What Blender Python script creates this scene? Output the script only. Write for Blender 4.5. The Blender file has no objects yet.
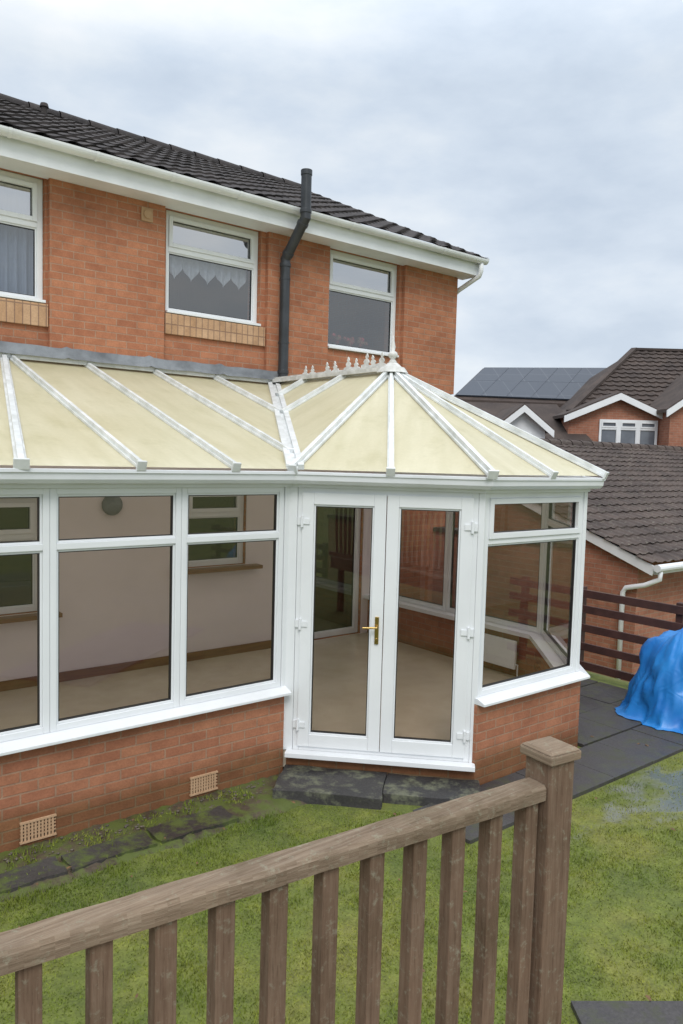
import bpy, bmesh, math, random
import numpy as np
from mathutils import Vector, noise, Matrix
random.seed(4)
V=Vector
scene=bpy.context.scene
scene.view_settings.view_transform='Standard'
scene.view_settings.look='None'
scene.view_settings.exposure=0
COL=scene.collection

# ------------------------------------------------------------ materials
def newmat(name):
    m=bpy.data.materials.new(name); m.use_nodes=True
    nt=m.node_tree; nt.nodes.clear()
    out=nt.nodes.new('ShaderNodeOutputMaterial')
    return m,nt,out
def N(nt,t,**kw):
    n=nt.nodes.new(t)
    for k,v in kw.items():
        if k in n.inputs: n.inputs[k].default_value=v
        else: setattr(n,k,v)
    return n
def c4(c): return (c[0],c[1],c[2],1)
def ramp(nt,fac,stops):
    r=nt.nodes.new('ShaderNodeValToRGB')
    e=r.color_ramp.elements
    e[0].position=stops[0][0]; e[0].color=c4(stops[0][1])
    e[1].position=stops[1][0]; e[1].color=c4(stops[1][1])
    for p,c in stops[2:]:
        x=e.new(p); x.color=c4(c)
    nt.links.new(fac,r.inputs[0]); return r.outputs[0]
def mixc(nt,a,b,fac,mode='MIX'):
    m=nt.nodes.new('ShaderNodeMix'); m.data_type='RGBA'; m.blend_type=mode
    for s,v in ((6,a),(7,b),(0,fac)):
        if isinstance(v,(int,float)): m.inputs[s].default_value=v
        elif isinstance(v,tuple): m.inputs[s].default_value=c4(v)
        else: nt.links.new(v,m.inputs[s])
    return m.outputs[2]
def uvvec(nt,sc=(1,1,1)):
    u=nt.nodes.new('ShaderNodeUVMap'); u.uv_map='UVMap'
    mp=nt.nodes.new('ShaderNodeMapping'); mp.inputs['Scale'].default_value=sc
    nt.links.new(u.outputs[0],mp.inputs[0]); return mp.outputs[0]
def geopos(nt,sc=(1,1,1),loc=(0,0,0)):
    u=nt.nodes.new('ShaderNodeNewGeometry')
    mp=nt.nodes.new('ShaderNodeMapping'); mp.inputs['Scale'].default_value=sc; mp.inputs['Location'].default_value=loc
    nt.links.new(u.outputs['Position'],mp.inputs[0]); return mp.outputs[0]
def noi(nt,vec,scale,detail=4,rough=.55):
    n=N(nt,'ShaderNodeTexNoise',Scale=scale,Detail=detail,Roughness=rough)
    nt.links.new(vec,n.inputs['Vector']); return n.outputs['Fac']
def finish(nt,out,col,rough,bump=None,bstr=.3,bdist=.01,metal=0,spec=.5):
    b=N(nt,'ShaderNodeBsdfPrincipled')
    if isinstance(col,tuple): b.inputs['Base Color'].default_value=c4(col)
    else: nt.links.new(col,b.inputs['Base Color'])
    if isinstance(rough,(int,float)): b.inputs['Roughness'].default_value=rough
    else: nt.links.new(rough,b.inputs['Roughness'])
    b.inputs['Metallic'].default_value=metal
    b.inputs['Specular IOR Level'].default_value=spec
    if bump is not None:
        bp=N(nt,'ShaderNodeBump',Strength=bstr,Distance=bdist)
        nt.links.new(bump,bp.inputs['Height']); nt.links.new(bp.outputs[0],b.inputs['Normal'])
    nt.links.new(b.outputs[0],out.inputs[0]); return b
def plain(name,ca,cb=None,scale=6,rough=.6,bstr=.15,bdist=.004,metal=0,sc=(1,1,1),bscale=None,uv=False,spec=.5,detail=5):
    m,nt,out=newmat(name)
    cb=cb or tuple(x*.82 for x in ca)
    vec=uvvec(nt,sc) if uv else geopos(nt,sc)
    n1=noi(nt,vec,scale,detail)
    col=ramp(nt,n1,[(.3,cb),(.68,ca)])
    n2=noi(nt,vec,bscale or scale*6,3)
    finish(nt,out,col,rough,n2,bstr,bdist,metal,spec)
    return m
def brick(name,c1,c2,mortar,bw=.225,rh=.075,ms=.0065,offset=.5,bias=0,bottom=False):
    m,nt,out=newmat(name)
    vec=uvvec(nt)
    b=N(nt,'ShaderNodeTexBrick',Scale=1.0)
    b.offset=offset
    b.inputs['Color1'].default_value=c4(c1); b.inputs['Color2'].default_value=c4(c2); b.inputs['Mortar'].default_value=c4(mortar)
    b.inputs['Mortar Size'].default_value=ms; b.inputs['Mortar Smooth'].default_value=.2; b.inputs['Bias'].default_value=bias
    b.inputs['Brick Width'].default_value=bw; b.inputs['Row Height'].default_value=rh
    nt.links.new(vec,b.inputs['Vector'])
    n1=noi(nt,vec,1.1,6,.6); n2=noi(nt,vec,60,4); n3=noi(nt,vec,9,4,.6)
    k1=ramp(nt,n1,[(.3,(.78,.77,.76)),(.5,(1.0,1.0,1.0)),(.72,(1.10,1.12,1.12))])
    c=mixc(nt,b.outputs['Color'],k1,1.0,'MULTIPLY')
    k3=ramp(nt,n3,[(.35,(.84,.82,.82)),(.65,(1.10,1.10,1.09))])
    c=mixc(nt,c,k3,.7,'MULTIPLY')
    k2=ramp(nt,n2,[(.3,(.8,.8,.8)),(.7,(1.12,1.12,1.12))])
    c=mixc(nt,c,k2,.6,'MULTIPLY')
    if bottom:
        sp=nt.nodes.new('ShaderNodeSeparateXYZ'); nt.links.new(geopos(nt),sp.inputs[0])
        ad=N(nt,'ShaderNodeMath',operation='MULTIPLY_ADD'); nt.links.new(n1,ad.inputs[0]); ad.inputs[1].default_value=-.35; nt.links.new(sp.outputs['Z'],ad.inputs[2])
        kk=ramp(nt,ad.outputs[0],[(0.0,(.45,.48,.36)),(.14,(1,1,1))])
        c=mixc(nt,c,kk,.85,'MULTIPLY')
    inv=N(nt,'ShaderNodeMath',operation='MULTIPLY_ADD'); nt.links.new(b.outputs['Fac'],inv.inputs[0]); inv.inputs[1].default_value=-1.0
    ms2=N(nt,'ShaderNodeMath',operation='MULTIPLY'); nt.links.new(n2,ms2.inputs[0]); ms2.inputs[1].default_value=.6
    nt.links.new(ms2.outputs[0],inv.inputs[2])
    finish(nt,out,c,.88,inv.outputs[0],.6,.006,spec=.25)
    return m
def glassmat(name,tint,base=.05,rough=.01,amt=.9):
    m,nt,out=newmat(name)
    lw=N(nt,'ShaderNodeLayerWeight',Blend=.5)
    p=N(nt,'ShaderNodeMath',operation='POWER'); nt.links.new(lw.outputs['Facing'],p.inputs[0]); p.inputs[1].default_value=4.5
    a=N(nt,'ShaderNodeMath',operation='MULTIPLY_ADD'); nt.links.new(p.outputs[0],a.inputs[0]); a.inputs[1].default_value=amt; a.inputs[2].default_value=base
    tr=N(nt,'ShaderNodeBsdfTransparent'); tr.inputs[0].default_value=c4(tint)
    gl=N(nt,'ShaderNodeBsdfGlossy',Roughness=rough); gl.inputs[0].default_value=(1,1,1,1)
    bp=N(nt,'ShaderNodeBump',Strength=.05,Distance=.02); nt.links.new(noi(nt,geopos(nt),2.2,1),bp.inputs['Height']); nt.links.new(bp.outputs[0],gl.inputs['Normal'])
    mx=N(nt,'ShaderNodeMixShader'); nt.links.new(a.outputs[0],mx.inputs[0]); nt.links.new(tr.outputs[0],mx.inputs[1]); nt.links.new(gl.outputs[0],mx.inputs[2])
    nt.links.new(mx.outputs[0],out.inputs[0]); return m

M={}
M['brick']=brick('house brick',(.455,.195,.108),(.375,.15,.083),(.39,.235,.16))
M['brick_cons']=brick('dwarf wall brick',(.43,.19,.108),(.365,.15,.086),(.37,.225,.15),bottom=True)
M['brick_far']=brick('neighbour brick',(.40,.18,.118),(.34,.145,.093),(.34,.23,.17))
M['brick_sill']=brick('buff brick sill',(.57,.37,.23),(.48,.29,.165),(.3,.19,.13),bw=.075,rh=.5,offset=0,ms=.006)
M['upvc']=plain('white upvc',(.80,.82,.84),(.74,.76,.78),2.2,.32,.03,.001)
M['upvc_dirty']=plain('weathered white upvc',(.80,.82,.85),(.69,.71,.73),2.5,.4,.05,.002)
M['bar']=plain('white glazing bar',(.80,.82,.83),(.56,.58,.56),7,.35,.04,.001)
M['bar_dull']=plain('aged white ridge trim',(.72,.72,.70),(.48,.48,.45),14,.5,.04,.001)
M['lead']=plain('lead flashing',(.25,.27,.29),(.11,.12,.13),5,.6,.4,.01)
M['flue']=plain('dark grey flue metal',(.055,.06,.068),(.035,.038,.042),6,.38,.1,.002,metal=.3)
M['black']=plain('black plastic',(.02,.02,.022),None,6,.4)
M['plaster']=plain('pale pinkish plaster',(.82,.74,.745),(.76,.68,.685),1.5,.9,.1,.002)
M['ceil']=plain('white ceiling',(.7,.7,.68),None,2,.9)
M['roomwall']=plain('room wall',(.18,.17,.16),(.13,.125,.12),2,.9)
M['wood_in']=plain('interior wood',(.26,.12,.055),(.17,.075,.04),3,.45,.1,.002,uv=True,sc=(1,12,1))
M['floor']=plain('beige floor',(.66,.59,.47),(.56,.49,.38),2.5,.25,.05,.002)
M['brass']=plain('brass',(.6,.42,.16),None,4,.25,metal=1)
M['airbrick']=plain('buff terracotta',(.50,.33,.2),(.42,.26,.15),12,.9)
M['glass']=glassmat('tinted glass',(.75,.71,.69),.08)
M['glass_clear']=glassmat('window glass',(.66,.72,.74),.12)
M['glass_low']=glassmat('upstairs window glass',(.62,.66,.70),.17)
M['glass_up']=glassmat('upstairs top light glass',(.55,.60,.64),.5)
M['glass_patio']=glassmat('patio door glass',(.16,.24,.19),.16)  # dark green tint puts the garden's reflection into the glass colour
M['curtain']=plain('lace curtain',(.7,.7,.73),(.55,.55,.57),20,.95)
M['curtain_blue']=plain('grey blue curtain',(.38,.42,.5),(.27,.30,.37),9,.95,sc=(4,4,.3))
M['fence']=plain('stained fence wood',(.085,.036,.03),(.045,.02,.018),5,.7,.3,.004)

def tarpmat():
    m,nt,out=newmat('blue tarpaulin')
    g=geopos(nt)
    n1=noi(nt,g,4,4)
    c=ramp(nt,n1,[(.3,(.008,.15,.50)),(.7,(.02,.24,.65))])
    w=N(nt,'ShaderNodeTexNoise',Scale=6,Detail=3,Distortion=1.5); w.noise_type='RIDGED_MULTIFRACTAL'; nt.links.new(g,w.inputs['Vector'])
    finish(nt,out,c,.38,w.outputs['Fac'],.45,.018,spec=.5); return m
M['tarp']=tarpmat()

def woodmat(name,sc,ca,cb,cc):
    m,nt,out=newmat(name)
    g=noi(nt,uvvec(nt,sc),1.0,9,.7)
    big=noi(nt,geopos(nt),4.5,6,.65)
    fine=noi(nt,uvvec(nt,(sc[0]*2.2,sc[1]*2.2,1)),1.0,5,.7)
    lich=noi(nt,geopos(nt),48,6,.75)
    c=ramp(nt,g,[(.28,ca),(.5,cb),(.75,cc)])
    k=ramp(nt,big,[(.3,(.66,.66,.60)),(.5,(.97,.97,.97)),(.7,(1.18,1.17,1.15))])
    c=mixc(nt,c,k,1.0,'MULTIPLY')
    k=ramp(nt,fine,[(.34,(.35,.33,.3)),(.41,(1,1,1))])
    c=mixc(nt,c,k,.6,'MULTIPLY')
    vo=N(nt,'ShaderNodeTexVoronoi',Scale=1.0); nt.links.new(uvvec(nt,(max(2.5,sc[0]*.05+2.5),max(2.5,sc[1]*.05+2.5),1)),vo.inputs['Vector'])
    kk=ramp(nt,vo.outputs['Distance'],[(.03,(.3,.25,.22)),(.08,(1,1,1))])
    c=mixc(nt,c,kk,.6,'MULTIPLY')
    l=ramp(nt,lich,[(.55,(0,0,0)),(.68,(.6,.6,.6))])
    c=mixc(nt,c,(.29,.285,.21),l)
    finish(nt,out,c,.88,g,.6,.005,spec=.25)
    return m
M['wood_h']=woodmat('weathered timber',(5,120,1),(.135,.093,.062),(.22,.163,.115),(.305,.245,.18))
M['wood_v']=woodmat('weathered timber upright',(120,5,1),(.11,.066,.043),(.17,.112,.076),(.235,.17,.12))

def tilemat(name,ca,cb,lich):
    m,nt,out=newmat(name)
    n1=noi(nt,geopos(nt),1.2,5); n2=noi(nt,geopos(nt),16,5,.7); n3=noi(nt,geopos(nt),60,3)
    c=ramp(nt,n1,[(.3,cb),(.7,ca)])
    l=ramp(nt,n2,[(.56,(0,0,0)),(.70,(1,1,1))])
    c=mixc(nt,c,lich,l)
    tv=N(nt,'ShaderNodeTexVoronoi',Scale=3.2); nt.links.new(geopos(nt),tv.inputs['Vector'])
    k=ramp(nt,tv.outputs['Color'],[(.0,(.7,.7,.7)),(1,(1.2,1.15,1.1))])
    c=mixc(nt,c,k,.7,'MULTIPLY')
    finish(nt,out,c,.85,n3,.4,.005,spec=.3)
    return m
M['tile']=tilemat('dark concrete roof tile',(.062,.054,.054),(.038,.034,.035),(.095,.088,.08))
M['tile2']=tilemat('weathered brown roof tile',(.10,.078,.070),(.06,.047,.044),(.19,.18,.15))
M['tile3']=tilemat('dark brown roof tile',(.085,.066,.058),(.055,.043,.04),(.11,.09,.08))

def polycarb():
    m,nt,out=newmat('cream polycarbonate')
    uv=uvvec(nt)
    n1=noi(nt,geopos(nt,(1.1,1.1,1.1)),1.2,6,.6); n2=noi(nt,uvvec(nt,(9,1.2,1)),1.0,5); n3=noi(nt,geopos(nt),34,4)
    n4=noi(nt,geopos(nt),3.2,7,.7)
    c=ramp(nt,n1,[(.3,(.735,.68,.465)),(.65,(.82,.77,.565))])
    k=ramp(nt,n2,[(.3,(.88,.88,.82)),(.7,(1.03,1.03,1.03))])
    c=mixc(nt,c,k,.9,'MULTIPLY')
    k=ramp(nt,n4,[(.33,(.76,.76,.64)),(.47,(1,1,1))])
    c=mixc(nt,c,k,.45,'MULTIPLY')
    sp=nt.nodes.new('ShaderNodeSeparateXYZ'); nt.links.new(geopos(nt),sp.inputs[0])
    ad=N(nt,'ShaderNodeMath',operation='MULTIPLY_ADD'); nt.links.new(n4,ad.inputs[0]); ad.inputs[1].default_value=1.2; nt.links.new(sp.outputs['Y'],ad.inputs[2])
    k=ramp(nt,ad.outputs[0],[(.05,(1,1,1)),(.6,(.80,.80,.72))])
    c=mixc(nt,c,k,.9,'MULTIPLY')
    k=ramp(nt,n3,[(.3,(.94,.94,.91)),(.7,(1.03,1.03,1.03))])
    c=mixc(nt,c,k,.7,'MULTIPLY')
    w=N(nt,'ShaderNodeTexWave',Scale=10.0); nt.links.new(uv,w.inputs['Vector'])
    b=finish(nt,out,c,.42,w.outputs['Fac'],.04,.002,spec=.35)
    tl=N(nt,'ShaderNodeBsdfTranslucent'); tl.inputs[0].default_value=(.88,.83,.78,1)
    mx=N(nt,'ShaderNodeMixShader'); mx.inputs[0].default_value=.32
    nt.links.new(b.outputs[0],mx.inputs[1]); nt.links.new(tl.outputs[0],mx.inputs[2]); nt.links.new(mx.outputs[0],out.inputs[0])
    return m
M['poly']=polycarb()

PATCH=(6.15,-4.97,1.25,.46)
def groundmat():
    m,nt,out=newmat('mossy lawn soil')
    g=geopos(nt)
    n1=noi(nt,g,1.3,6,.65); n2=noi(nt,g,9,5,.65); n3=noi(nt,g,70,4)
    c=ramp(nt,n1,[(.3,(.085,.12,.022)),(.5,(.14,.17,.03)),(.62,(.18,.19,.04)),(.75,(.15,.14,.05))])
    k=ramp(nt,n2,[(.3,(.62,.62,.57)),(.7,(1.2,1.17,1.1))])
    c=mixc(nt,c,k,1.0,'MULTIPLY')
    k=ramp(nt,n3,[(.3,(.6,.6,.6)),(.7,(1.25,1.25,1.2))])
    c=mixc(nt,c,k,.8,'MULTIPLY')
    cx,cy,rx,ry=PATCH
    gp=geopos(nt,(1/rx,1/ry,0),(-cx/rx,-cy/ry,0))
    ln=N(nt,'ShaderNodeVectorMath',operation='LENGTH'); nt.links.new(gp,ln.inputs[0])
    n5=noi(nt,geopos(nt,(1,1.6,1)),3.0,4,.55)
    s=N(nt,'ShaderNodeMath',operation='MULTIPLY_ADD'); nt.links.new(n5,s.inputs[0]); s.inputs[1].default_value=2.6
    s2=N(nt,'ShaderNodeMath',operation='MULTIPLY_ADD'); nt.links.new(ln.outputs['Value'],s2.inputs[0]); s2.inputs[1].default_value=-.85; s2.inputs[2].default_value=-.45
    nt.links.new(s2.outputs[0],s.inputs[2])
    f=ramp(nt,s.outputs[0],[(.05,(0,0,0)),(.6,(.85,.85,.85))])
    c=mixc(nt,c,(.14,.14,.10),f)
    r=ramp(nt,s.outputs[0],[(.15,(.95,.95,.95)),(.55,(.12,.12,.12))])
    finish(nt,out,c,r,n3,.12,.005,spec=.7)
    return m
M['ground']=groundmat()
def blademat():
    m,nt,out=newmat('grass blades')
    g=geopos(nt); n1=noi(nt,g,1.3,6,.65); n2=noi(nt,g,14,4)
    c=ramp(nt,n1,[(.3,(.10,.15,.026)),(.48,(.165,.21,.032)),(.62,(.23,.25,.045)),(.75,(.22,.205,.06))])
    k=ramp(nt,n2,[(.3,(.66,.68,.60)),(.7,(1.22,1.18,1.08))])
    c=mixc(nt,c,k,1.0,'MULTIPLY')
    finish(nt,out,c,.75,None,spec=.2); return m
M['blade']=blademat()
def slabmat(name,ca,cb,moss,mo=.62):
    m,nt,out=newmat(name)
    g=geopos(nt); n1=noi(nt,g,2,5); n2=noi(nt,g,7,6,.7); n3=noi(nt,g,60,4)
    c=ramp(nt,n1,[(.3,cb),(.7,ca)])
    k=ramp(nt,n3,[(.3,(.75,.75,.75)),(.7,(1.25,1.25,1.25))]); c=mixc(nt,c,k,.8,'MULTIPLY')
    l=ramp(nt,n2,[(mo-.06,(0,0,0)),(mo+.08,(1,1,1))])
    c=mixc(nt,c,moss,l)
    r=ramp(nt,n1,[(.35,(.35,.35,.35)),(.65,(.8,.8,.8))])
    finish(nt,out,c,r,n3,.5,.006,spec=.4); return m
M['slab']=slabmat('dark wet paving slabs',(.075,.070,.070),(.045,.042,.044),(.065,.068,.045),.54)
M['slab_old']=slabmat('mossy old slabs',(.062,.056,.052),(.034,.031,.03),(.085,.11,.03),.53)
M['step']=slabmat('dark step slab',(.06,.056,.054),(.028,.028,.030),(.14,.145,.10),.55)
M['soil']=slabmat('damp mossy soil',(.105,.078,.052),(.05,.04,.03),(.095,.12,.03),.47)
def solarmat():
    m,nt,out=newmat('solar panel')
    b=N(nt,'ShaderNodeTexBrick',Scale=1.0); b.offset=0
    b.inputs['Color1'].default_value=(.045,.055,.075,1); b.inputs['Color2'].default_value=(.05,.06,.08,1); b.inputs['Mortar'].default_value=(.09,.10,.12,1)
    b.inputs['Brick Width'].default_value=1.0; b.inputs['Row Height'].default_value=1.3; b.inputs['Mortar Size'].default_value=.015
    nt.links.new(uvvec(nt),b.inputs['Vector'])
    finish(nt,out,b.outputs['Color'],.45,spec=.4); return m
M['solar']=solarmat()

# ------------------------------------------------------------ object helpers
def uvproj(me):
    uvl=me.uv_layers.new(name='UVMap') if not me.uv_layers else me.uv_layers[0]
    Z=V((0,0,1))
    for p in me.polygons:
        n=p.normal
        if abs(n.z)>.96: t=V((1,0,0)); b=V((0,1,0))
        else:
            t=Z.cross(n).normalized(); b=n.cross(t)
        for li in p.loop_indices:
            co=me.vertices[me.loops[li].vertex_index].co
            uvl.data[li].uv=(co.dot(t),co.dot(b))
def thing(name,label,cat,loc,group=None):
    e=bpy.data.objects.new(name,None); e.empty_display_size=.2; e.location=loc; COL.objects.link(e)
    e['label']=label; e['category']=cat
    if group: e['group']=group
    return e
def wloc(o):
    l=V(o.location)
    while o.parent: o=o.parent; l+=V(o.location)
    return l
def obj(name,bm,mat,parent=None,smooth=False,bevel=0,fix=True,label=None):
    if fix: bmesh.ops.recalc_face_normals(bm,faces=bm.faces)
    me=bpy.data.meshes.new(name); bm.to_mesh(me); bm.free()
    uvproj(me)
    co=[v.co for v in me.vertices]
    c=V(((min(v.x for v in co)+max(v.x for v in co))/2,(min(v.y for v in co)+max(v.y for v in co))/2,min(v.z for v in co)))
    me.transform(Matrix.Translation(-c))
    me.materials.append(M[mat] if isinstance(mat,str) else mat)
    if smooth:
        for p in me.polygons: p.use_smooth=True
    o=bpy.data.objects.new(name,me); COL.objects.link(o)
    if parent: 
        o.parent=parent; o.location=c-wloc(parent)
    else: o.location=c
    if bevel:
        b=o.modifiers.new('bevel','BEVEL'); b.width=bevel; b.segments=2; b.limit_method='ANGLE'
    if label: o['label']=label
    return o
def B(): return bmesh.new()
def hexa(bm,p):
    vs=[bm.verts.new(q) for q in p]
    for f in ((0,1,2,3),(7,6,5,4),(0,4,5,1),(1,5,6,2),(2,6,7,3),(3,7,4,0)):
        bm.faces.new([vs[i] for i in f])
def obox(bm,O,t,a0,a1,c0,c1,z0,z1):
    n=(t[1],-t[0])
    P=lambda a,c,z:(O[0]+t[0]*a+n[0]*c,O[1]+t[1]*a+n[1]*c,z)
    hexa(bm,[P(a0,c0,z0),P(a1,c0,z0),P(a1,c1,z0),P(a0,c1,z0),P(a0,c0,z1),P(a1,c0,z1),P(a1,c1,z1),P(a0,c1,z1)])
def box(bm,x0,x1,y0,y1,z0,z1):
    hexa(bm,[(x0,y0,z0),(x1,y0,z0),(x1,y1,z0),(x0,y1,z0),(x0,y0,z1),(x1,y0,z1),(x1,y1,z1),(x0,y1,z1)])
def beam(bm,A,Bp,w,h,up=V((0,0,1)),lift=0):
    A=V(A);Bp=V(Bp);d=(Bp-A).normalized();s=d.cross(V(up)).normalized();u=s.cross(d).normalized()
    hexa(bm,[A+s*w/2+u*lift,Bp+s*w/2+u*lift,Bp-s*w/2+u*lift,A-s*w/2+u*lift,
             A+s*w/2+u*(lift+h),Bp+s*w/2+u*(lift+h),Bp-s*w/2+u*(lift+h),A-s*w/2+u*(lift+h)])
def tube(bm,pts,r,seg=14,caps=True,mitre=False):
    pts=[V(p) for p in pts]; rings=[]
    ref=None
    for i,p in enumerate(pts):
        d0=(pts[i]-pts[max(i-1,0)]) if i>0 else (pts[1]-pts[0]); d1=(pts[min(i+1,len(pts)-1)]-pts[i]) if i<len(pts)-1 else d0
        d=(d0.normalized()+d1.normalized()).normalized() if mitre else (pts[min(i+1,len(pts)-1)]-pts[max(i-1,0)]).normalized()
        if ref is None:
            ref=V((1,0,0)) if abs(d.x)<.9 else V((0,1,0))
        a=(ref-d*ref.dot(d)).normalized(); b=d.cross(a); ref=a
        rr=r[i] if isinstance(r,(list,tuple)) else r
        kb=1/max(.5,d.dot(d0.normalized())) if mitre else 1
        rings.append([bm.verts.new(p+a*math.cos(2*math.pi*k/seg)*rr+b*math.sin(2*math.pi*k/seg)*rr*kb) for k in range(seg)])
    for i in range(len(rings)-1):
        for k in range(seg):
            bm.faces.new([rings[i][k],rings[i][(k+1)%seg],rings[i+1][(k+1)%seg],rings[i+1][k]])
    if caps:
        bm.faces.new(rings[0]); bm.faces.new(rings[-1])
def unit(a,b):
    d=math.hypot(b[0]-a[0],b[1]-a[1]); return ((b[0]-a[0])/d,(b[1]-a[1])/d),d
def sweep(bm,pts,prof):
    n=len(pts); rows=[]
    for i,p in enumerate(pts):
        ns=[]
        if i>0: t,_=unit(pts[i-1],p); ns.append((t[1],-t[0]))
        if i<n-1: t,_=unit(p,pts[i+1]); ns.append((t[1],-t[0]))
        if len(ns)==1: m=ns[0]
        else:
            mx=(ns[0][0]+ns[1][0],ns[0][1]+ns[1][1]); l=mx[0]**2+mx[1]**2
            m=(2*mx[0]/l,2*mx[1]/l)
        rows.append([bm.verts.new((p[0]+m[0]*o,p[1]+m[1]*o,z)) for o,z in prof])
    k=len(prof)
    for i in range(n-1):
        for j in range(k):
            bm.faces.new([rows[i][j],rows[i][(j+1)%k],rows[i+1][(j+1)%k],rows[i+1][j]])
    bm.faces.new(rows[0]); bm.faces.new(rows[-1])
def wall_open(bm,O,t,L,z0,z1,ops,th):
    xs=sorted(set([0,L]+[a for o in ops for a in o[:2]])); zs=sorted(set([z0,z1]+[a for o in ops for a in o[2:]]))
    n=(t[1],-t[0])
    P=lambda a,c,z:(O[0]+t[0]*a+n[0]*c,O[1]+t[1]*a+n[1]*c,z)
    inside=lambda a,z:any(o[0]<a<o[1] and o[2]<z<o[3] for o in ops)
    def q(*p): bm.faces.new([bm.verts.new(x) for x in p])
    for i in range(len(xs)-1):
        for j in range(len(zs)-1):
            a0,a1,b0,b1=xs[i],xs[i+1],zs[j],zs[j+1]
            if inside((a0+a1)/2,(b0+b1)/2): continue
            q(P(a0,0,b0),P(a1,0,b0),P(a1,0,b1),P(a0,0,b1))
            q(P(a1,-th,b0),P(a0,-th,b0),P(a0,-th,b1),P(a1,-th,b1))
    for o in ops:
        a0,a1,b0,b1=o
        q(P(a0,0,b0),P(a0,0,b1),P(a0,-th,b1),P(a0,-th,b0))
        q(P(a1,0,b1),P(a1,0,b0),P(a1,-th,b0),P(a1,-th,b1))
        q(P(a0,0,b1),P(a1,0,b1),P(a1,-th,b1),P(a0,-th,b1))
        q(P(a1,0,b0),P(a0,0,b0),P(a0,-th,b0),P(a1,-th,b0))
    q(P(0,0,z0),P(0,-th,z0),P(0,-th,z1),P(0,0,z1)); q(P(L,-th,z0),P(L,0,z0),P(L,0,z1),P(L,-th,z1))
    q(P(0,0,z1),P(0,-th,z1),P(L,-th,z1),P(L,0,z1))
def tiled(bm,O,u,ulen,v,vlen,tw=.3,cl=.32,amp=.022,step=.022,jit=.0,clip=None):
    O=V(O);u=V(u).normalized();v=V(v).normalized();n=u.cross(v).normalized()
    nu=int(ulen/tw*8); nc=max(1,int(round(vlen/cl))); cl=vlen/nc
    prev=None
    for c in range(nc):
        for top in (0,1):
            row=[]
            lo,hi=(0,ulen) if clip is None else clip((c+top)*cl)
            for i in range(nu+1):
                a=min(max(ulen*i/nu,lo),hi); ph=(a/tw)%1
                h=amp*(math.sin(math.pi*min(1,ph/.55)) if ph<.55 else -.15*math.sin(math.pi*(ph-.55)/.45))
                tid=int(a/tw); rnd=random.Random(tid*71+c).uniform(-1,1)*jit
                row.append(bm.verts.new(O+u*a+v*((c+top)*cl+(rnd if not top else 0))+n*(h+(step if not top else 0)+abs(rnd)*.3)))
            if prev:
                for i in range(nu): bm.faces.new([prev[i],prev[i+1],row[i+1],row[i]])
            prev=row
def quad(bm,*p): return bm.faces.new([bm.verts.new(q) for q in p])

X1=(1.0,0.0)
# ------------------------------------------------------------ terrain
bm=B()
xs=[-400,-60,-20,-8,-4]+[i*.5 for i in range(-6,17)]+[8.35,8.8,9.3,9.8,10.4,11,14,20,30,60,120,500]
xs=sorted(set(xs)); ys=[-400,-60,-20,-10]+[-8+i*.5 for i in range(0,20)]+[4,8,15,30,60,120,600]
ys=sorted(set(ys))
def gh(x,y):
    s=min(1,max(0,(x-8.4)/2.2)); s=s*s*(3-2*s)
    return -1.3*s
g=[[bm.verts.new((x,y,gh(x,y))) for y in ys] for x in xs]
for i in range(len(xs)-1):
    for j in range(len(ys)-1): bm.faces.new([g[i][j],g[i+1][j],g[i+1][j+1],g[i][j+1]])
o=obj('ground',bm,'ground'); o['kind']='structure'

# ------------------------------------------------------------ paving
def paving(bm,x0,x1,y0,y1,zt,sx,sy,tilt=.002,drop=0):
    nx=max(1,round((x1-x0)/sx)); ny=max(1,round((y1-y0)/sy)); ax=(x1-x0)/nx; ay=(y1-y0)/ny
    for i in range(nx):
        for j in range(ny):
            if random.random()<drop: continue
            g_=.003; z=zt+random.uniform(-.002,.002); tl=random.uniform(-tilt,tilt)
            a0=x0+i*ax+g_;a1=x0+(i+1)*ax-g_;b0=y0+j*ay+g_;b1=y0+(j+1)*ay-g_
            hexa(bm,[(a0,b0,-.05),(a1,b0,-.05),(a1,b1,-.05),(a0,b1,-.05),(a0,b0,z+tl),(a1,b0,z-tl),(a1,b1,z),(a0,b1,z)])
bm=B()
paving(bm,3.9,8.05,-4.56,-4.0,.03,.6,.56)
paving(bm,6.1,8.05,-3.98,-2.9,.03,.6,.55)
paving(bm,7.05,8.05,-2.88,3,.03,.5,.6)
o=obj('paved_path',bm,'slab',bevel=.002); o['kind']='structure'
bm=B()
PO=(3.12,-5.89); pt=(.8,-.6)
for i in range(5):
    for j in range(2): obox(bm,PO,pt,i*.6+.003,i*.6+.597,j*.6+.003,j*.6+.597,-.05,.028+random.uniform(-.002,.002))
o=obj('paved_path',bm,'slab',bevel=.002); o['kind']='structure'
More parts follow.
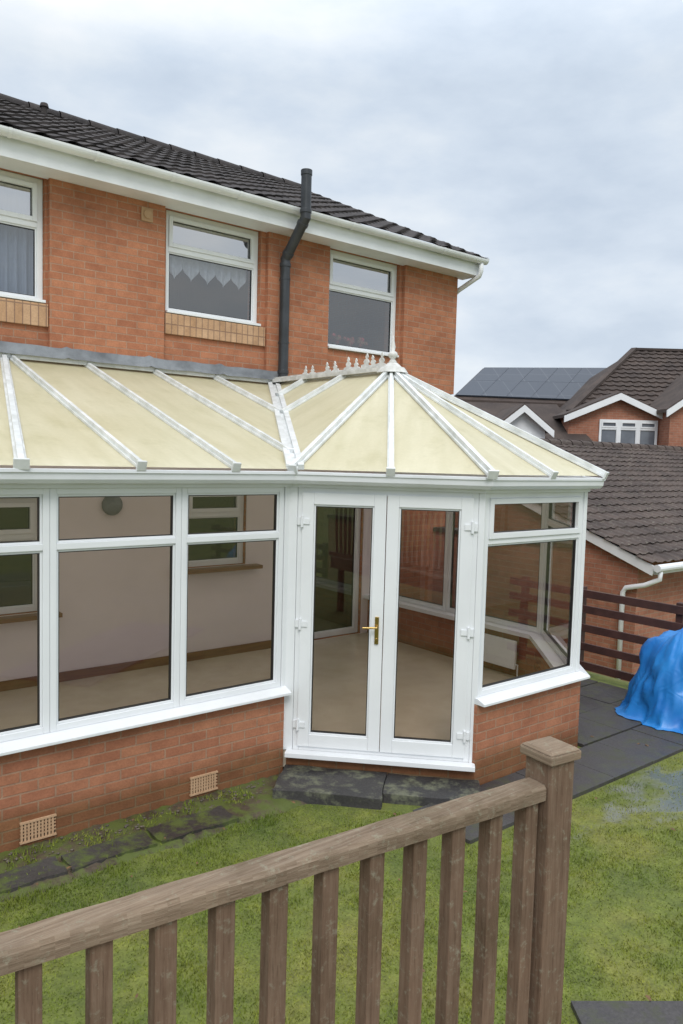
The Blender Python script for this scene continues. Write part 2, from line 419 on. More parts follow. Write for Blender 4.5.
# broken old slabs by the wall
bm=B(); x=-2.5; sd_=0
while x<3.0:
    L=random.uniform(.35,.62); sd_+=1
    if random.random()>.12 or x<1.2:
        loop=[]
        x1_=min(x+L-.02,3.06); w0=-3.37+random.uniform(-.015,.015); w1=-3.17+random.uniform(-.02,.02)
        edge_=[(x+(x1_-x)*i/8,w0) for i in range(9)]+[(x1_,w0+(w1-w0)*i/4) for i in range(1,4)]+[(x1_-(x1_-x)*i/8,w1) for i in range(9)]+[(x,w1+(w0-w1)*i/4) for i in range(1,4)]
        tl=random.uniform(-.006,.006)
        top=[];bot=[]
        for (px,py) in edge_:
            dx=.022*noise.noise(V((px*9,py*9,sd_))); dy=.022*noise.noise(V((px*9,py*9,sd_+50)))
            top.append(bm.verts.new((px+dx,py+dy,.038+tl*(px-x)/L))); bot.append(bm.verts.new((px+dx,py+dy,-.02)))
        bm.faces.new(top); bm.faces.new(bot)
        for i in range(len(top)): bm.faces.new([top[i],top[(i+1)%len(top)],bot[(i+1)%len(top)],bot[i]])
    x+=L+.012
o=obj('paved_path',bm,'slab_old'); o['kind']='structure'
bm=B()
nx=200
pr=None
yy=[-2.86,-2.92,-2.98,-3.04,-3.10,-3.17,-3.24,-3.31,-3.38,-3.45]
for i in range(nx+1):
    x=-3+i*(6.5/nx)
    row=[]
    for k,y in enumerate(yy):
        y2=y-(.05*noise.noise(V((x*2.3,0,0)))+.03*noise.noise(V((x*11,0,4))) if k>7 else 0)
        z=.020+.018*noise.noise(V((x*14,y*14,0)))+.012*noise.noise(V((x*40,y*40,0)))
        if k==9: z=-.012
        row.append(bm.verts.new((x,y2,z)))
    if pr:
        for k in range(len(yy)-1): bm.faces.new([pr[k],row[k],row[k+1],pr[k+1]])
    pr=row
o=obj('soil_border',bm,'soil',smooth=True); o['kind']='structure'
bm=B()
for i in range(240):
    x=random.uniform(0.3,3.3); y=random.uniform(-3.14,-2.92)
    r=random.uniform(.004,.012)
    m_=Matrix.Translation((x,y,.026))@Matrix.Diagonal((r*random.uniform(.8,1.5),r,r*.6,1))
    bmesh.ops.create_icosphere(bm,subdivisions=1,radius=1,matrix=m_)
o=obj('gravel',bm,plain('pebble',(.17,.14,.11),(.07,.06,.05),25,.8)); o['kind']='stuff'; o['label']='small grey brown stones on the soil by the wall'
bm=B()
for i in range(70):
    x=random.uniform(.5,7.9); y=random.uniform(-6.6,-3.0); r=random.uniform(.012,.026); a=random.uniform(0,6.3); z=.03 if y<-3.5 else .055
    ca,sa=math.cos(a),math.sin(a)
    pts_=[(r,0,0),(.3*r,.5*r,.006),(-.8*r,.2*r,.002),(-r,0,.004),(-.6*r,-.4*r,.0),(.3*r,-.45*r,.007)]
    bm.faces.new([bm.verts.new((x+px*ca-py*sa,y+px*sa+py*ca,z+pz)) for px,py,pz in pts_])
o=obj('fallen_leaves',bm,plain('dry leaf',(.22,.12,.05),(.10,.06,.03),9,.8)); o['kind']='stuff'; o['label']='small dry brown leaves scattered on the lawn'

# grass
def allowed(x,y):
    if y>-3.40 and x<3.1: 
        if y<-3.15: return random.random()<.16 and noise.noise(V((x*4,y*9,3)))>.05
        return random.random()<.3 and y<-2.93 and noise.noise(V((x*5,y*5,8)))>-.1
    if y>-3.4 : return False
    if x>3.9-.0 and y>-4.58: return random.random()<.008 and y<-4.5
    d=((x-3.55)*.69+(y+2.88)*-.724, (x-3.55)*-.724-(y+2.88)*.69)
    if -.04<d[0]<1.7 and 0<d[1]<.52: return False
    q=((x-PO[0])*.8+(y-PO[1])*-.6,(x-PO[0])*-.6-(y-PO[1])*.8)
    if q[0]>0 and q[1]>0: return False
    dx=(x-PATCH[0])/(PATCH[2]*1.25); dy=(y-PATCH[1])/(PATCH[3]*1.25); r=math.hypot(dx,dy)
    if r<1.2:
        nn=.5+.5*noise.noise(V((x*4,y*6,2)))
        if random.random()<min(.93,max(0,1.2-r)*(.5+nn)): return False
    if x>8.05: return False
    return True
rng=np.random.default_rng(3)
pts=[]
while len(pts)<160000:
    x=random.uniform(-.6,8.1); y=random.uniform(-7.0,-2.93)
    if y<-6.0 and x<1: continue
    d=noise.noise(V((x*1.7,y*1.7,0)))+.6*noise.noise(V((x*6,y*6,3)))
    if d<-.2 and random.random()<.6: continue
    if allowed(x,y): pts.append((x,y))
pts=np.array(pts); n=len(pts)
ang=rng.uniform(0,2*np.pi,n); h=rng.uniform(.006,.018,n); w=rng.uniform(.0028,.005,n); ln=rng.uniform(-.016,.016,(n,2))
cl_=np.array([noise.noise(V((a*2.6,b*2.6,9))) for a,b in pts]); h*=np.clip(1+.9*cl_,.6,1.6)
tuft=rng.uniform(0,1,n)<.02; h[tuft]*=1.8
edge=(pts[:,1]>-3.55)&(pts[:,0]<3.2); h[edge]*=1.6
v=np.zeros((n,3,3)); v[:,0,:2]=pts-np.c_[np.cos(ang),np.sin(ang)]*w[:,None]; v[:,1,:2]=pts+np.c_[np.cos(ang),np.sin(ang)]*w[:,None]; v[:,2,:2]=pts+ln; v[:,2,2]=h; v[:,:2,2]=-.003
v[pts[:,1]>-3.40,:,2]+=.026
me=bpy.data.meshes.new('grass'); me.vertices.add(3*n); me.vertices.foreach_set('co',v.ravel())
me.loops.add(3*n); me.loops.foreach_set('vertex_index',np.arange(3*n,dtype=np.int32))
me.polygons.add(n); me.polygons.foreach_set('loop_start',np.arange(0,3*n,3,dtype=np.int32)); me.update(calc_edges=True)
me.materials.append(M['blade'])
o=bpy.data.objects.new('grass',me); COL.objects.link(o); o['kind']='stuff'; o['label']='short mossy green lawn grass'

# ------------------------------------------------------------ HOUSE
XR=8.4; XL=-3.0
house=thing('brick_house','two storey red brick house with dark tiled roof and white windows','house',(2.7,4,0))
ups=[(1.34,2.55,4.03,5.245),(3.84,5.06,4.12,5.245),(6.08,7.31,3.98,5.245)]
downs=[(1.4,2.52,.95,2.12),(4.12,4.92,1.28,2.2),(5.88,6.78,.2,2.18)]
bm=B()
wall_open(bm,(XL,0),X1,XR-XL,0,5.42,[(a-XL,b-XL,c,d) for a,b,c,d in ups+downs],.28)
obj('wall',bm,'brick',house)
for a,b in ((2.575,3.80),(5.13,6.05),(7.36,XR+.001)):
    bm=B(); box(bm,a,b,-.058,-.0005,3.56,5.236); obj('brick_pier',bm,'brick',house)
bm=B()
box(bm,XR-.28,XR-.0005,.281,8.4,0,5.42); 
box(bm,XL,XL+.28,.281,8.4,0,5.42)
box(bm,XL+.281,XR-.281,8.12,8.4,0,5.42)
for xx in (XR-.28,XL):
    w_=.28
    a=[(xx,0.0,5.425),(xx,8.4,5.425),(xx,4.2,7.45)]; b=[(x+w_-.001,y,z) for x,y,z in a]
    va=[bm.verts.new(p) for p in a]; vb=[bm.verts.new(p) for p in b]
    bm.faces.new(va); bm.faces.new(vb)
    for i in range(3): bm.faces.new([va[i],va[(i+1)%3],vb[(i+1)%3],vb[i]])
obj('side_wall',bm,'brick',house)
bm=B(); box(bm,XL+.29,XR-.29,.285,8.1,5.3,5.34); obj('ceiling',bm,'ceil',house)
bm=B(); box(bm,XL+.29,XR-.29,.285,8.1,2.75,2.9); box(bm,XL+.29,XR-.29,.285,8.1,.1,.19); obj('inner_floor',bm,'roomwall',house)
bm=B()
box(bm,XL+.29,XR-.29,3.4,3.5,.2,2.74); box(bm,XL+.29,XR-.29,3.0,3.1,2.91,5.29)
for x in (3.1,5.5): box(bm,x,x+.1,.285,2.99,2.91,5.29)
obj('inner_wall',bm,'roomwall',house)

ez,rz,ey,ry=5.46,7.58,-.42,4.2
vl=math.hypot(ry-ey,rz-ez)
roof=bpy.data.objects.new('roof',None); COL.objects.link(roof); roof.parent=house; roof.location=V((2.7,4.2,5.5))-V(house.location)
bm=B(); tiled(bm,(XL-.1,ey,ez),(1,0,0),XR+.22-XL+.1,(0,ry-ey,rz-ez),vl,jit=.008)
obj('roof_tiles',bm,'tile',roof,fix=False)
bm=B(); tiled(bm,(XR+.22,8.4-ey,ez),(-1,0,0),XR+.22-XL+.1,(0,-(ry-ey),rz-ez),vl)
obj('roof_tiles',bm,'tile',roof,fix=False)
bm=B()
x=XL-.1
while x<XR+.2:
    pr=None
    for xx,rr in ((x,.125),(x+.44,.115)):
        row=[bm.verts.new((xx,ry+rr*1.1*math.cos(math.pi*k/8),rz-.03+rr*math.sin(math.pi*k/8))) for k in range(9)]
        if pr:
            for k in range(8): bm.faces.new([pr[k],pr[k+1],row[k+1],row[k]])
        pr=row
    bm.faces.new(row)
    x+=.45
obj('ridge_tiles',bm,'tile',roof,fix=True,smooth=True)
bm=B()
for s in (-1,1):
    A=V((XR+.2,4.2+s*(4.2-ey),ez-.06)); C=V((XR+.2,4.2,rz-.06)); beam(bm,A,C,.03,.08)
obj('bargeboard',bm,'upvc_dirty',roof)
bm=B()
tube(bm,[(3.7,3.6,7.22),(3.7,3.6,7.41),(3.7,3.6,7.42),(3.7,3.6,7.47)],[.045,.045,.065,.05],10)
obj('roof_vent',bm,'tile',roof)
bm=B()
box(bm,XL,XR+.16,-.34,-.32,5.235,5.46)
box(bm,XL,XR+.16,-.318,-.002,5.237,5.252)
obj('fascia',bm,'upvc_dirty',roof)
bm=B()
prof=[]
for k in range(11):
    a=math.pi*k/10; prof.append((.0+.06*math.cos(a),-.065*math.sin(a)))
prof2=[(a*.92,b*.92) for a,b in reversed(prof)]
pp=prof+prof2
rows=[]
gz=5.455
for x in (XL,XR+.2): rows.append([bm.verts.new((x,-.405+a,gz+b)) for a,b in pp])
for j in range(len(pp)): bm.faces.new([rows[0][j],rows[0][(j+1)%len(pp)],rows[1][(j+1)%len(pp)],rows[1][j]])
bm.faces.new([bm.verts.new((XR+.2,-.405+a,gz+b)) for a,b in prof])
obj('gutter',bm,'upvc_dirty',roof,smooth=False)
x=XL+.3
while x<XR:
    bm=B()
    rw=[]
    for k in range(11):
        a0=math.pi*k/10
        rw.append((bm.verts.new((x-.015,-.405+.067*math.cos(a0),gz-.072*math.sin(a0))),bm.verts.new((x+.015,-.405+.067*math.cos(a0),gz-.072*math.sin(a0)))))
    for k in range(10): bm.faces.new([rw[k][0],rw[k][1],rw[k+1][1],rw[k+1][0]])
    obj('gutter_bracket',bm,'upvc',roof)
    x+=.8
bm=B(); tube(bm,[(8.5,-.405,gz-.04),(8.5,-.405,gz-.17),(8.5,-.38,gz-.23),(8.47,-.02,gz-.38),(8.455,.06,gz-.44),(8.455,.08,gz-.55),(8.455,.08,.1)],.034,12)
obj('downpipe',bm,'upvc_dirty',house,smooth=True)

def window(parent,x0,x1,z0,z1,y,trans,glass='glass_clear',fw=.055,name='window',sash=True,sill=True,O=(0,0),t=X1,topglass=None):
    w=bpy.data.objects.new(name,None); COL.objects.link(w); w.parent=parent
    n=(t[1],-t[0]); cx=(x0+x1)/2
    w.location=V((O[0]+t[0]*cx+n[0]*y,O[1]+t[1]*cx+n[1]*y,z0))-wloc(parent)
    bm=B(); d0,d1=y-.06,y
    obox(bm,O,t,x0,x0+fw,d0,d1,z0,z1); obox(bm,O,t,x1-fw,x1,d0,d1,z0,z1)
    obox(bm,O,t,x0+fw,x1-fw,d0,d1,z0,z0+fw); obox(bm,O,t,x0+fw,x1-fw,d0,d1,z1-fw,z1)
    zc=[z0+fw]+[q for tr in trans for q in (tr-fw/2,tr+fw/2)]+[z1-fw]
    for tr in trans: obox(bm,O,t,x0+fw,x1-fw,d0,d1,tr-fw/2,tr+fw/2)
    for i in range(0,len(zc),2):
        a,b=zc[i],zc[i+1]
        top=(i==len(zc)-2 and trans)
        sw=.045 if (sash and top) else .016
        dd=.014 if (sash and top) else -.014
        obox(bm,O,t,x0+fw,x0+fw+sw,d0+.01,d1+dd,a,b); obox(bm,O,t,x1-fw-sw,x1-fw,d0+.01,d1+dd,a,b)
        obox(bm,O,t,x0+fw+sw,x1-fw-sw,d0+.01,d1+dd,a,a+sw); obox(bm,O,t,x0+fw+sw,x1-fw-sw,d0+.01,d1+dd,b-sw,b)
    obj('window_frame',bm,'upvc',w,bevel=.003)
    for i in range(0,len(zc),2):
        a,b=zc[i],zc[i+1]; top=(i==len(zc)-2 and trans)
        bm=B(); P=lambda q,z:(O[0]+t[0]*q+n[0]*(y-.03),O[1]+t[1]*q+n[1]*(y-.03),z)
        quad(bm,P(x0+fw,a),P(x1-fw,a),P(x1-fw,b),P(x0+fw,b)); obj('glass_pane',bm,topglass if (top and topglass) else glass,w)
        bm=B(); sw=.045 if (sash and top) else .016; g_=.006
        q0=x0+fw+sw;q1=x1-fw-sw;a2=a+sw;b2=b-sw
        obox(bm,O,t,q0,q0+g_,y-.05,y-.018,a2,b2); obox(bm,O,t,q1-g_,q1,y-.05,y-.018,a2,b2)
        obox(bm,O,t,q0+g_,q1-g_,y-.05,y-.018,a2,a2+g_); obox(bm,O,t,q0+g_,q1-g_,y-.05,y-.018,b2-g_,b2)
        obj('rubber_seal',bm,'black',w)
    if sill:
        bm=B(); obox(bm,O,t,x0-.0,x1+.0,y+.001,y+.10,z0-.0,z0+.028); obj('sill',bm,'upvc',w,bevel=.004)
    return w
wins=[]
for i,(a,b,c,d) in enumerate(ups):
    wins.append(window(house,a+.004,b-.004,c+.004,d-.004,-.06,[c+(d-c)*.63],glass='glass_low',topglass='glass_up'))
for a in (0,1):
    x0,x1,z0=ups[a][0],ups[a][1],ups[a][2]
    bm=B(); box(bm,x0-.02,x1+.06-(.04 if a==0 else 0),-.035,-.001,z0-.225,z0-.004); obj('brick_sill',bm,'brick_sill',wins[a],bevel=.004)
for a,b,c,d in downs[:2]:
    window(house,a+.004,b-.004,c+.004,d-.004,-.05,[c+(d-c)*.66],glass='glass_clear',sill=False)
window(house,downs[2][0]+.004,downs[2][1]-.004,.205,2.175,-.05,[],glass='glass_patio',fw=.07,sill=False,name='patio_door')
def curtain(x0,x1,z1,zf,y,mat,amp=.02,fq=30,parent=None):
    bm=B(); nx=160; pr=None
    for i in range(nx+1):
        f=i/nx; x=x0+(x1-x0)*f; zb=zf(f); row=[]
        for k in range(7): 
            row.append(bm.verts.new((x,y+amp*math.sin(f*fq*(x1-x0)*2)*(.4+.6*k/6),z1+(zb-z1)*k/6)))
        if pr:
            for k in range(6): bm.faces.new([pr[k],row[k],row[k+1],pr[k+1]])
        pr=row
    return obj('curtain',bm,mat,parent,smooth=True)
curtain(3.92,4.97,4.80,lambda f:4.68-.14*(1-abs((f*5)%1-.5)*2),.17,'curtain',parent=wins[1])
curtain(1.98,2.50,5.16,lambda f:4.08,.2,'curtain_blue',amp=.035,fq=34,parent=wins[0])
fl=thing('potted_flowers','red flowers standing on an upstairs windowsill','flowers',(6.6,.24,4.0))
for k in range(3):
    bm=B(); x=6.4+k*.22; tube(bm,[(x,.24,3.99),(x,.24,4.07)],[.035,.05],12); obj('flower_pot',bm,'airbrick',fl)
    bm=B()
    for q in range(12): bmesh.ops.create_icosphere(bm,subdivisions=1,radius=random.uniform(.025,.04),matrix=Matrix.Translation((x+random.uniform(-.07,.07),.24+random.uniform(-.04,.04),4.11+random.random()*.09)))
    obj('flower_head',bm,plain('red petals',(.5,.03,.05),(.1,.14,.04),16,.8),fl)
bm=B(); box(bm,3.52,3.65,-.08,-.059,5.03,5.17); tube(bm,[(3.585,-.08,5.10),(3.585,-.10,5.10)],.045,14)
obj('wall_vent',bm,'airbrick',house,bevel=.004)
# flue
flue=thing('flue_pipe','dark grey metal boiler flue rising up brick wall past gutter','flue',(5.31,-.15,3.45))
fy=-.15; K1=4.93; K2=5.33; fy2=-.54
bm=B(); tube(bm,[(5.31,fy,3.45),(5.31,fy,K1),(5.31,fy2,K2),(5.31,fy2,5.85)],.060,22,mitre=True)
obj('pipe',bm,'flue',flue)
for p in flue.children:
    for f in p.data.polygons: f.use_smooth=len(f.vertices)==4
    p.data.set_sharp_from_angle(angle=math.radians(25))
dd=V((0,fy2-fy,K2-K1)).normalized()
for c_,d_ in ((V((5.31,fy,3.6)),V((0,0,1))),(V((5.31,fy,K1-.07)),V((0,0,1))),(V((5.31,fy,K1))+dd*.08,dd),(V((5.31,fy2,K2))-dd*.08,dd),(V((5.31,fy2,K2+.07)),V((0,0,1)))):
    bm=B(); tube(bm,[c_-d_*.022,c_+d_*.022],.068,22); obj('pipe_collar',bm,'flue',flue,bevel=.003)
bm=B(); tube(bm,[(5.31,fy2,5.80),(5.31,fy2,5.86)],.066,22); obj('cowl',bm,'flue',flue,bevel=.004)
for z in (3.95,4.7):
    bm=B(); tube(bm,[(5.31,fy,z-.012),(5.31,fy,z+.012)],.065,20); box(bm,5.29,5.33,fy+.06,-.0585,z-.01,z+.01); obj('wall_bracket',bm,'flue',flue)

# ------------------------------------------------------------ CONSERVATORY
cons=thing('conservatory','white upvc conservatory with cream roof panels and brick dwarf walls','conservatory',(4,-1.5,0))
W=[(-3,-2.88),(3.55,-2.88),(4.60,-3.98),(6.0,-3.98),(7.03,-2.88),(7.03,-.002)]
ZS=.68
bm=B(); sweep(bm,W[0:1]+[(3.52,-2.88)],[(0,-.1),(0,ZS),(-.14,ZS),(-.14,-.1)]); 
obj('dwarf_wall',bm,'brick_cons',cons)
bm=B(); sweep(bm,[(4.60,-3.98)]+W[3:],[(0,-.1),(0,ZS),(-.14,ZS),(-.14,-.1)])
obj('dwarf_wall',bm,'brick_cons',cons)
bm=B(); sweep(bm,[(-3,-2.741),(3.4,-2.741)],[(0,.2),(0,ZS),(-.012,ZS),(-.012,.2)])
obj('inner_lining',bm,'plaster',cons)
sp=[(.075,ZS+.001),(.075,ZS+.022),(.0,ZS+.05),(-.16,ZS+.05),(-.16,ZS+.001)]
bm=B(); sweep(bm,[(-3,-2.88),(3.54,-2.88)],sp); obj('sill',bm,'upvc',cons,bevel=.003)
sp2=sp[:3]+[(-.22,ZS+.05),(-.22,ZS+.001)]
bm=B(); sweep(bm,[(4.60,-3.98)]+W[3:],sp2); obj('sill',bm,'upvc',cons,bevel=.003)
bm=B()
vs=[bm.verts.new((x,y,.2)) for x,y in [(-3,-2.80),(3.5,-2.80),(4.62,-3.92),(5.95,-3.92),(6.93,-2.85),(6.93,-.016),(-3,-.016)]]
vb=[bm.verts.new((v_.co.x,v_.co.y,.05)) for v_ in vs]
bm.faces.new(vs); bm.faces.new(vb)
for i in range(7): bm.faces.new([vs[i],vs[(i+1)%7],vb[(i+1)%7],vb[i]])
obj('floor',bm,'floor',cons)
bm=B(); wall_open(bm,(XL,-.014),X1,7-XL,.2,3.38,[(a-XL,b-XL,max(c,.2001),d) for a,b,c,d in downs],.013)
obj('inner_wall',bm,'plaster',cons)
bm=B(); box(bm,XL,5.86,-.03,-.0145,.2001,.30); obj('skirting_board',bm,'wood_in',cons)
for a,b,c,d in downs[:2]:
    bm=B(); box(bm,a-.2,b+.15,-.16,-.0145,c-.045,c-.003); obj('inner_sill',bm,'wood_in',cons)
ztop=2.35; z0=ZS+.051; tr=1.965
O=(0,-2.88)
bx=[-3.0,-2.06,-1.13,-.2,.73,1.66,2.60,3.50]
for a,b in zip(bx[:-1],bx[1:]):
    window(cons,a+.001,b-.001,z0,ztop,-.03,[tr],glass='glass',fw=.043,sash=False,sill=False,O=O)
def side(a,b,bays,i0=.04,i1=.04,sash=False,trs=(1.965,)):
    t,L=unit(a,b); L2=L-i0-i1
    for k in range(bays):
        window(cons,i0+L2*k/bays+.001,i0+L2*(k+1)/bays-.001,z0,ztop,-.03,list(trs),glass='glass',fw=.043,sash=sash,sill=False,O=a,t=t)
side(W[2],W[3],1,.045,.045,True)
side(W[3],W[4],1,.045,.045)
side(W[4],W[5],2,.045,.0,trs=())
for i,zb in ((1,.2),(2,.2),(3,z0),(4,z0)):
    bm=B()
    p=V((W[i][0],W[i][1],0)); t1,_=unit(W[i-1],W[i]); t2,_=unit(W[i],W[i+1])
    n1=V((t1[1],-t1[0],0)); n2=V((t2[1],-t2[0],0)); T1=V((t1[0],t1[1],0)); T2=V((t2[0],t2[1],0))
    m=(n1+n2).normalized()
    if i==1: ring=[p-T1*.047-n1*.02,p-T1*.01-n1*.02, p+T2*.045-n2*.02,p+T2*.045-n2*.09,p-T1*.047-n1*.09]
    else: ring=[p-T1*.046-n1*.022,p-n1*.02+m*.0,p+T2*.046-n2*.022,p+T2*.046-n2*.09,p-m*.12,p-T1*.046-n1*.09]
    lo=[bm.verts.new((q.x,q.y,zb)) for q in ring]; hi=[bm.verts.new((q.x,q.y,ztop)) for q in ring]
    bm.faces.new(lo); bm.faces.new(hi)
    for k in range(len(ring)): bm.faces.new([lo[k],lo[(k+1)%len(ring)],hi[(k+1)%len(ring)],hi[k]])
    obj('corner_post',bm,'upvc',cons,bevel=.003)
# doors
Od=W[1]; td,Ld=unit(W[1],W[2])
bm=B(); f0,f1=.047,Ld-.047; fw=.05
obox(bm,Od,td,f0,f0+fw,-.09,-.025,.2,ztop); obox(bm,Od,td,f1-fw,f1,-.09,-.025,.2,ztop)
obox(bm,Od,td,f0+fw,f1-fw,-.09,-.025,ztop-fw,ztop); obox(bm,Od,td,f0+fw,f1-fw,-.09,-.025,.2,.235)
obj('door_frame',bm,'upvc',cons,bevel=.003)
bm=B(); obox(bm,Od,td,.0,Ld-.0,-.02,.07,.165,.205); obj('door_threshold',bm,'upvc',cons,bevel=.004)
mid=(f0+f1)/2
for k,(a,b) in enumerate(((f0+fw-.012,mid-.003),(mid+.003,f1-fw+.012))):
    d=bpy.data.objects.new('door',None); COL.objects.link(d); d.parent=cons
    d.location=V((Od[0]+td[0]*(a+b)/2,Od[1]+td[1]*(a+b)/2,.23))-wloc(cons)
    bm=B(); s=.095; zb,zt=.238,ztop-fw+.012
    obox(bm,Od,td,a,a+s,-.07,-.008,zb,zt); obox(bm,Od,td,b-s,b,-.07,-.008,zb,zt)
    obox(bm,Od,td,a+s,b-s,-.07,-.008,zb,zb+s+.01); obox(bm,Od,td,a+s,b-s,-.07,-.008,zt-s,zt)
    q=.014
    obox(bm,Od,td,a+s,a+s+q,-.06,-.02,zb+s+.01,zt-s); obox(bm,Od,td,b-s-q,b-s,-.06,-.02,zb+s+.01,zt-s)
    obox(bm,Od,td,a+s+q,b-s-q,-.06,-.02,zb+s+.01,zb+s+.01+q); obox(bm,Od,td,a+s+q,b-s-q,-.06,-.02,zt-s-q,zt-s)
    obj('door_leaf',bm,'upvc',d,bevel=.004)
    bm=B(); g_=.006; a2,b2,za,zc=a+s+q,b-s-q,zb+s+.01+q,zt-s-q
    obox(bm,Od,td,a2,a2+g_,-.055,-.024,za,zc); obox(bm,Od,td,b2-g_,b2,-.055,-.024,za,zc)
    obox(bm,Od,td,a2+g_,b2-g_,-.055,-.024,za,za+g_); obox(bm,Od,td,a2+g_,b2-g_,-.055,-.024,zc-g_,zc)
    obj('rubber_seal',bm,'black',d)
    nd=(td[1],-td[0])
    P=lambda q_,z:(Od[0]+td[0]*q_-nd[0]*.035,Od[1]+td[1]*q_-nd[1]*.035,z)
    bm=B(); quad(bm,P(a+s,zb+s),P(b-s,zb+s),P(b-s,zt-s),P(a+s,zt-s)); obj('glass_pane',bm,'glass',d)
    hx=a+.003 if k==0 else b-.003
    Ph=lambda q_,c,z:(Od[0]+td[0]*q_+nd[0]*c,Od[1]+td[1]*q_+nd[1]*c,z)
    for z in (.42,1.25,2.08):
        bm=B()
        tube(bm,[Ph(hx,.002,z-.045),Ph(hx,.002,z+.045)],.012,10)
        obox(bm,Od,td,hx-.04 if k==0 else hx+.01,hx-.01 if k==0 else hx+.04,-.024,-.008,z-.03,z+.03)
        obox(bm,Od,td,hx+.01 if k==0 else hx-.06,hx+.06 if k==0 else hx-.01,-.0075,.002,z-.022,z+.022)
        obj('hinge',bm,'upvc',d)
    if k==0:
        bm=B(); hc=b-.047
        obox(bm,Od,td,hc-.016,hc+.016,-.0075,.004,1.12,1.34)
        tube(bm,[Ph(hc,0,1.26),Ph(hc,.045,1.26)],.009,10)
        tube(bm,[Ph(hc+.006,.045,1.26),Ph(hc-.11,.047,1.255)],.009,10)
        tube(bm,[Ph(hc,.003,1.16),Ph(hc,.012,1.16)],.01,10)
        obj('door_handle',bm,'brass',d,bevel=.002)
E=W
bm=B(); sweep(bm,E,[(.0,ztop+.001),(.0,ztop+.10),(-.1,ztop+.10),(-.1,ztop+.001)]); obj('eaves_beam',bm,'upvc',cons)
bm=B(); sweep(bm,E,[(.003,2.385),(.03,2.375),(.08,2.385),(.10,2.41),(.105,2.45),(.115,2.455),(.115,2.475),(.098,2.478),(.092,2.47),(.088,2.42),(.02,2.40),(.003,2.41)])
obj('gutter',bm,'upvc_dirty',cons)
AP=V((5.27,-2.12,3.46))
ez=2.495; off=.075
E1=V((3.55-.03,-2.88-off,ez)); E2=V((4.60-.05,-3.98-off,ez)); E3=V((6.0+.03,-3.98-off,ez)); E4=V((7.03+off,-2.88-.03,ez)); E5=V((7.03+off,-.005,ez))
RH=V((5.27,-.005,3.46))
croof=bpy.data.objects.new('roof',None); COL.objects.link(croof); croof.parent=cons; croof.location=V((4,-1.5,2.5))-V(cons.location)
def panel(pts):
    pts=[V(p) for p in pts]
    bm=B(); bm.faces.new([bm.verts.new(p) for p in pts])
    obj('roof_panel',bm,'poly',croof,fix=False)
ye=E1.y
LT=lambda x:V((x,-.005,3.46)); LE=lambda x:V((x,ye,ez))
def valley(y): 
    f=(y-E1.y)/(RH.y-E1.y); return E1+(RH-E1)*f
def vx(x):
    f=(x-E1.x)/(RH.x-E1.x); return E1+(RH-E1)*f
hx0=2.16
panel([LT(-3),LE(-3),LE(.74),LT(.74)])
panel([LT(.745),LE(.745),LE(1.45),LT(hx0)])
panel([LT(hx0+.003),LE(1.453),LE(2.218),LT(2.218)])
panel([LT(2.222),LE(2.222),LE(2.958),LT(2.958)])
panel([LT(2.962),LE(2.962),E1,vx(3.70),LT(3.70)])
panel([LT(3.704),vx(3.704),vx(4.44),LT(4.44)])
panel([LT(4.444),vx(4.444),RH])
panel([RH,E1,AP]); 
m12=(E1+E2)/2; m23=(E2+E3)/2; m34=(E3+E4)/2
for a,b in ((E1,m12),(m12,E2),(E2,m23),(m23,E3),(E3,m34),(m34,E4)): panel([AP,a,b])
panel([AP,E4,E5,RH])
UPN=V((0,0,1))
def bar(A,Bp,w=.055,h=.03,name='glazing_bar',ext=.03):
    A=V(A);Bp=V(Bp); d=(Bp-A).normalized(); Bp=Bp+d*ext
    bm=B(); beam(bm,A,Bp,w,.022,lift=.001); beam(bm,A,Bp,w*.55,h,lift=.0235)
    beam(bm,Bp-d*.0,Bp+d*.02,w*1.25,.07,lift=-.012)
    obj(name,bm,'bar',croof,bevel=.003)
for x in (-2.22,-1.48,-.74,0,.74): bar(LT(x),LE(x))
bar(LT(hx0),LE(1.45),w=.075)
for x in (2.22,2.96): bar(LT(x),LE(x))
for x in (3.70,4.44): bar(LT(x),vx(x)-V((0,.0,0)),ext=-.04)
for y in (-.70,-1.41): bar(V((5.27,y,3.46)),valley(y),ext=-.04)
bm=B(); sd=(E1-RH).normalized().cross(UPN).normalized()
for s in (-.045,.045): beam(bm,RH+sd*s,E1+sd*s+(E1-RH).normalized()*.03,.05,.045,lift=.004)
beam(bm,RH,E1+(E1-RH).normalized()*.05,.04,.02,lift=.002)
obj('valley_bar',bm,'bar',croof,bevel=.003)
for e in (E1,E2,E3,E4): bar(AP,e,w=.07,h=.035,name='hip_bar')
for e in (m12,m23,m34): bar(AP,e)
for y in (-.7,-1.41,-2.12): bar(V((5.27,y,3.46)),V((E5.x,y,ez)))
bm=B(); beam(bm,AP+V((0,-.06,0)),RH,.16,.04,lift=.01); beam(bm,AP+V((0,-.04,0)),RH,.09,.022,lift=.051)
tube(bm,[AP+V((0,-.02,-.01)),AP+V((0,-.02,.045))],[.16,.12],20); tube(bm,[AP+V((0,-.02,.045)),AP+V((0,-.02,.09))],[.10,.05],20)
obj('ridge_cap',bm,'bar_dull',croof)
bm=B(); box(bm,-3,5.2,-.075,-.004,3.462,3.515); obj('wall_bar',bm,'bar',croof,bevel=.004)
bm=B(); pr=None
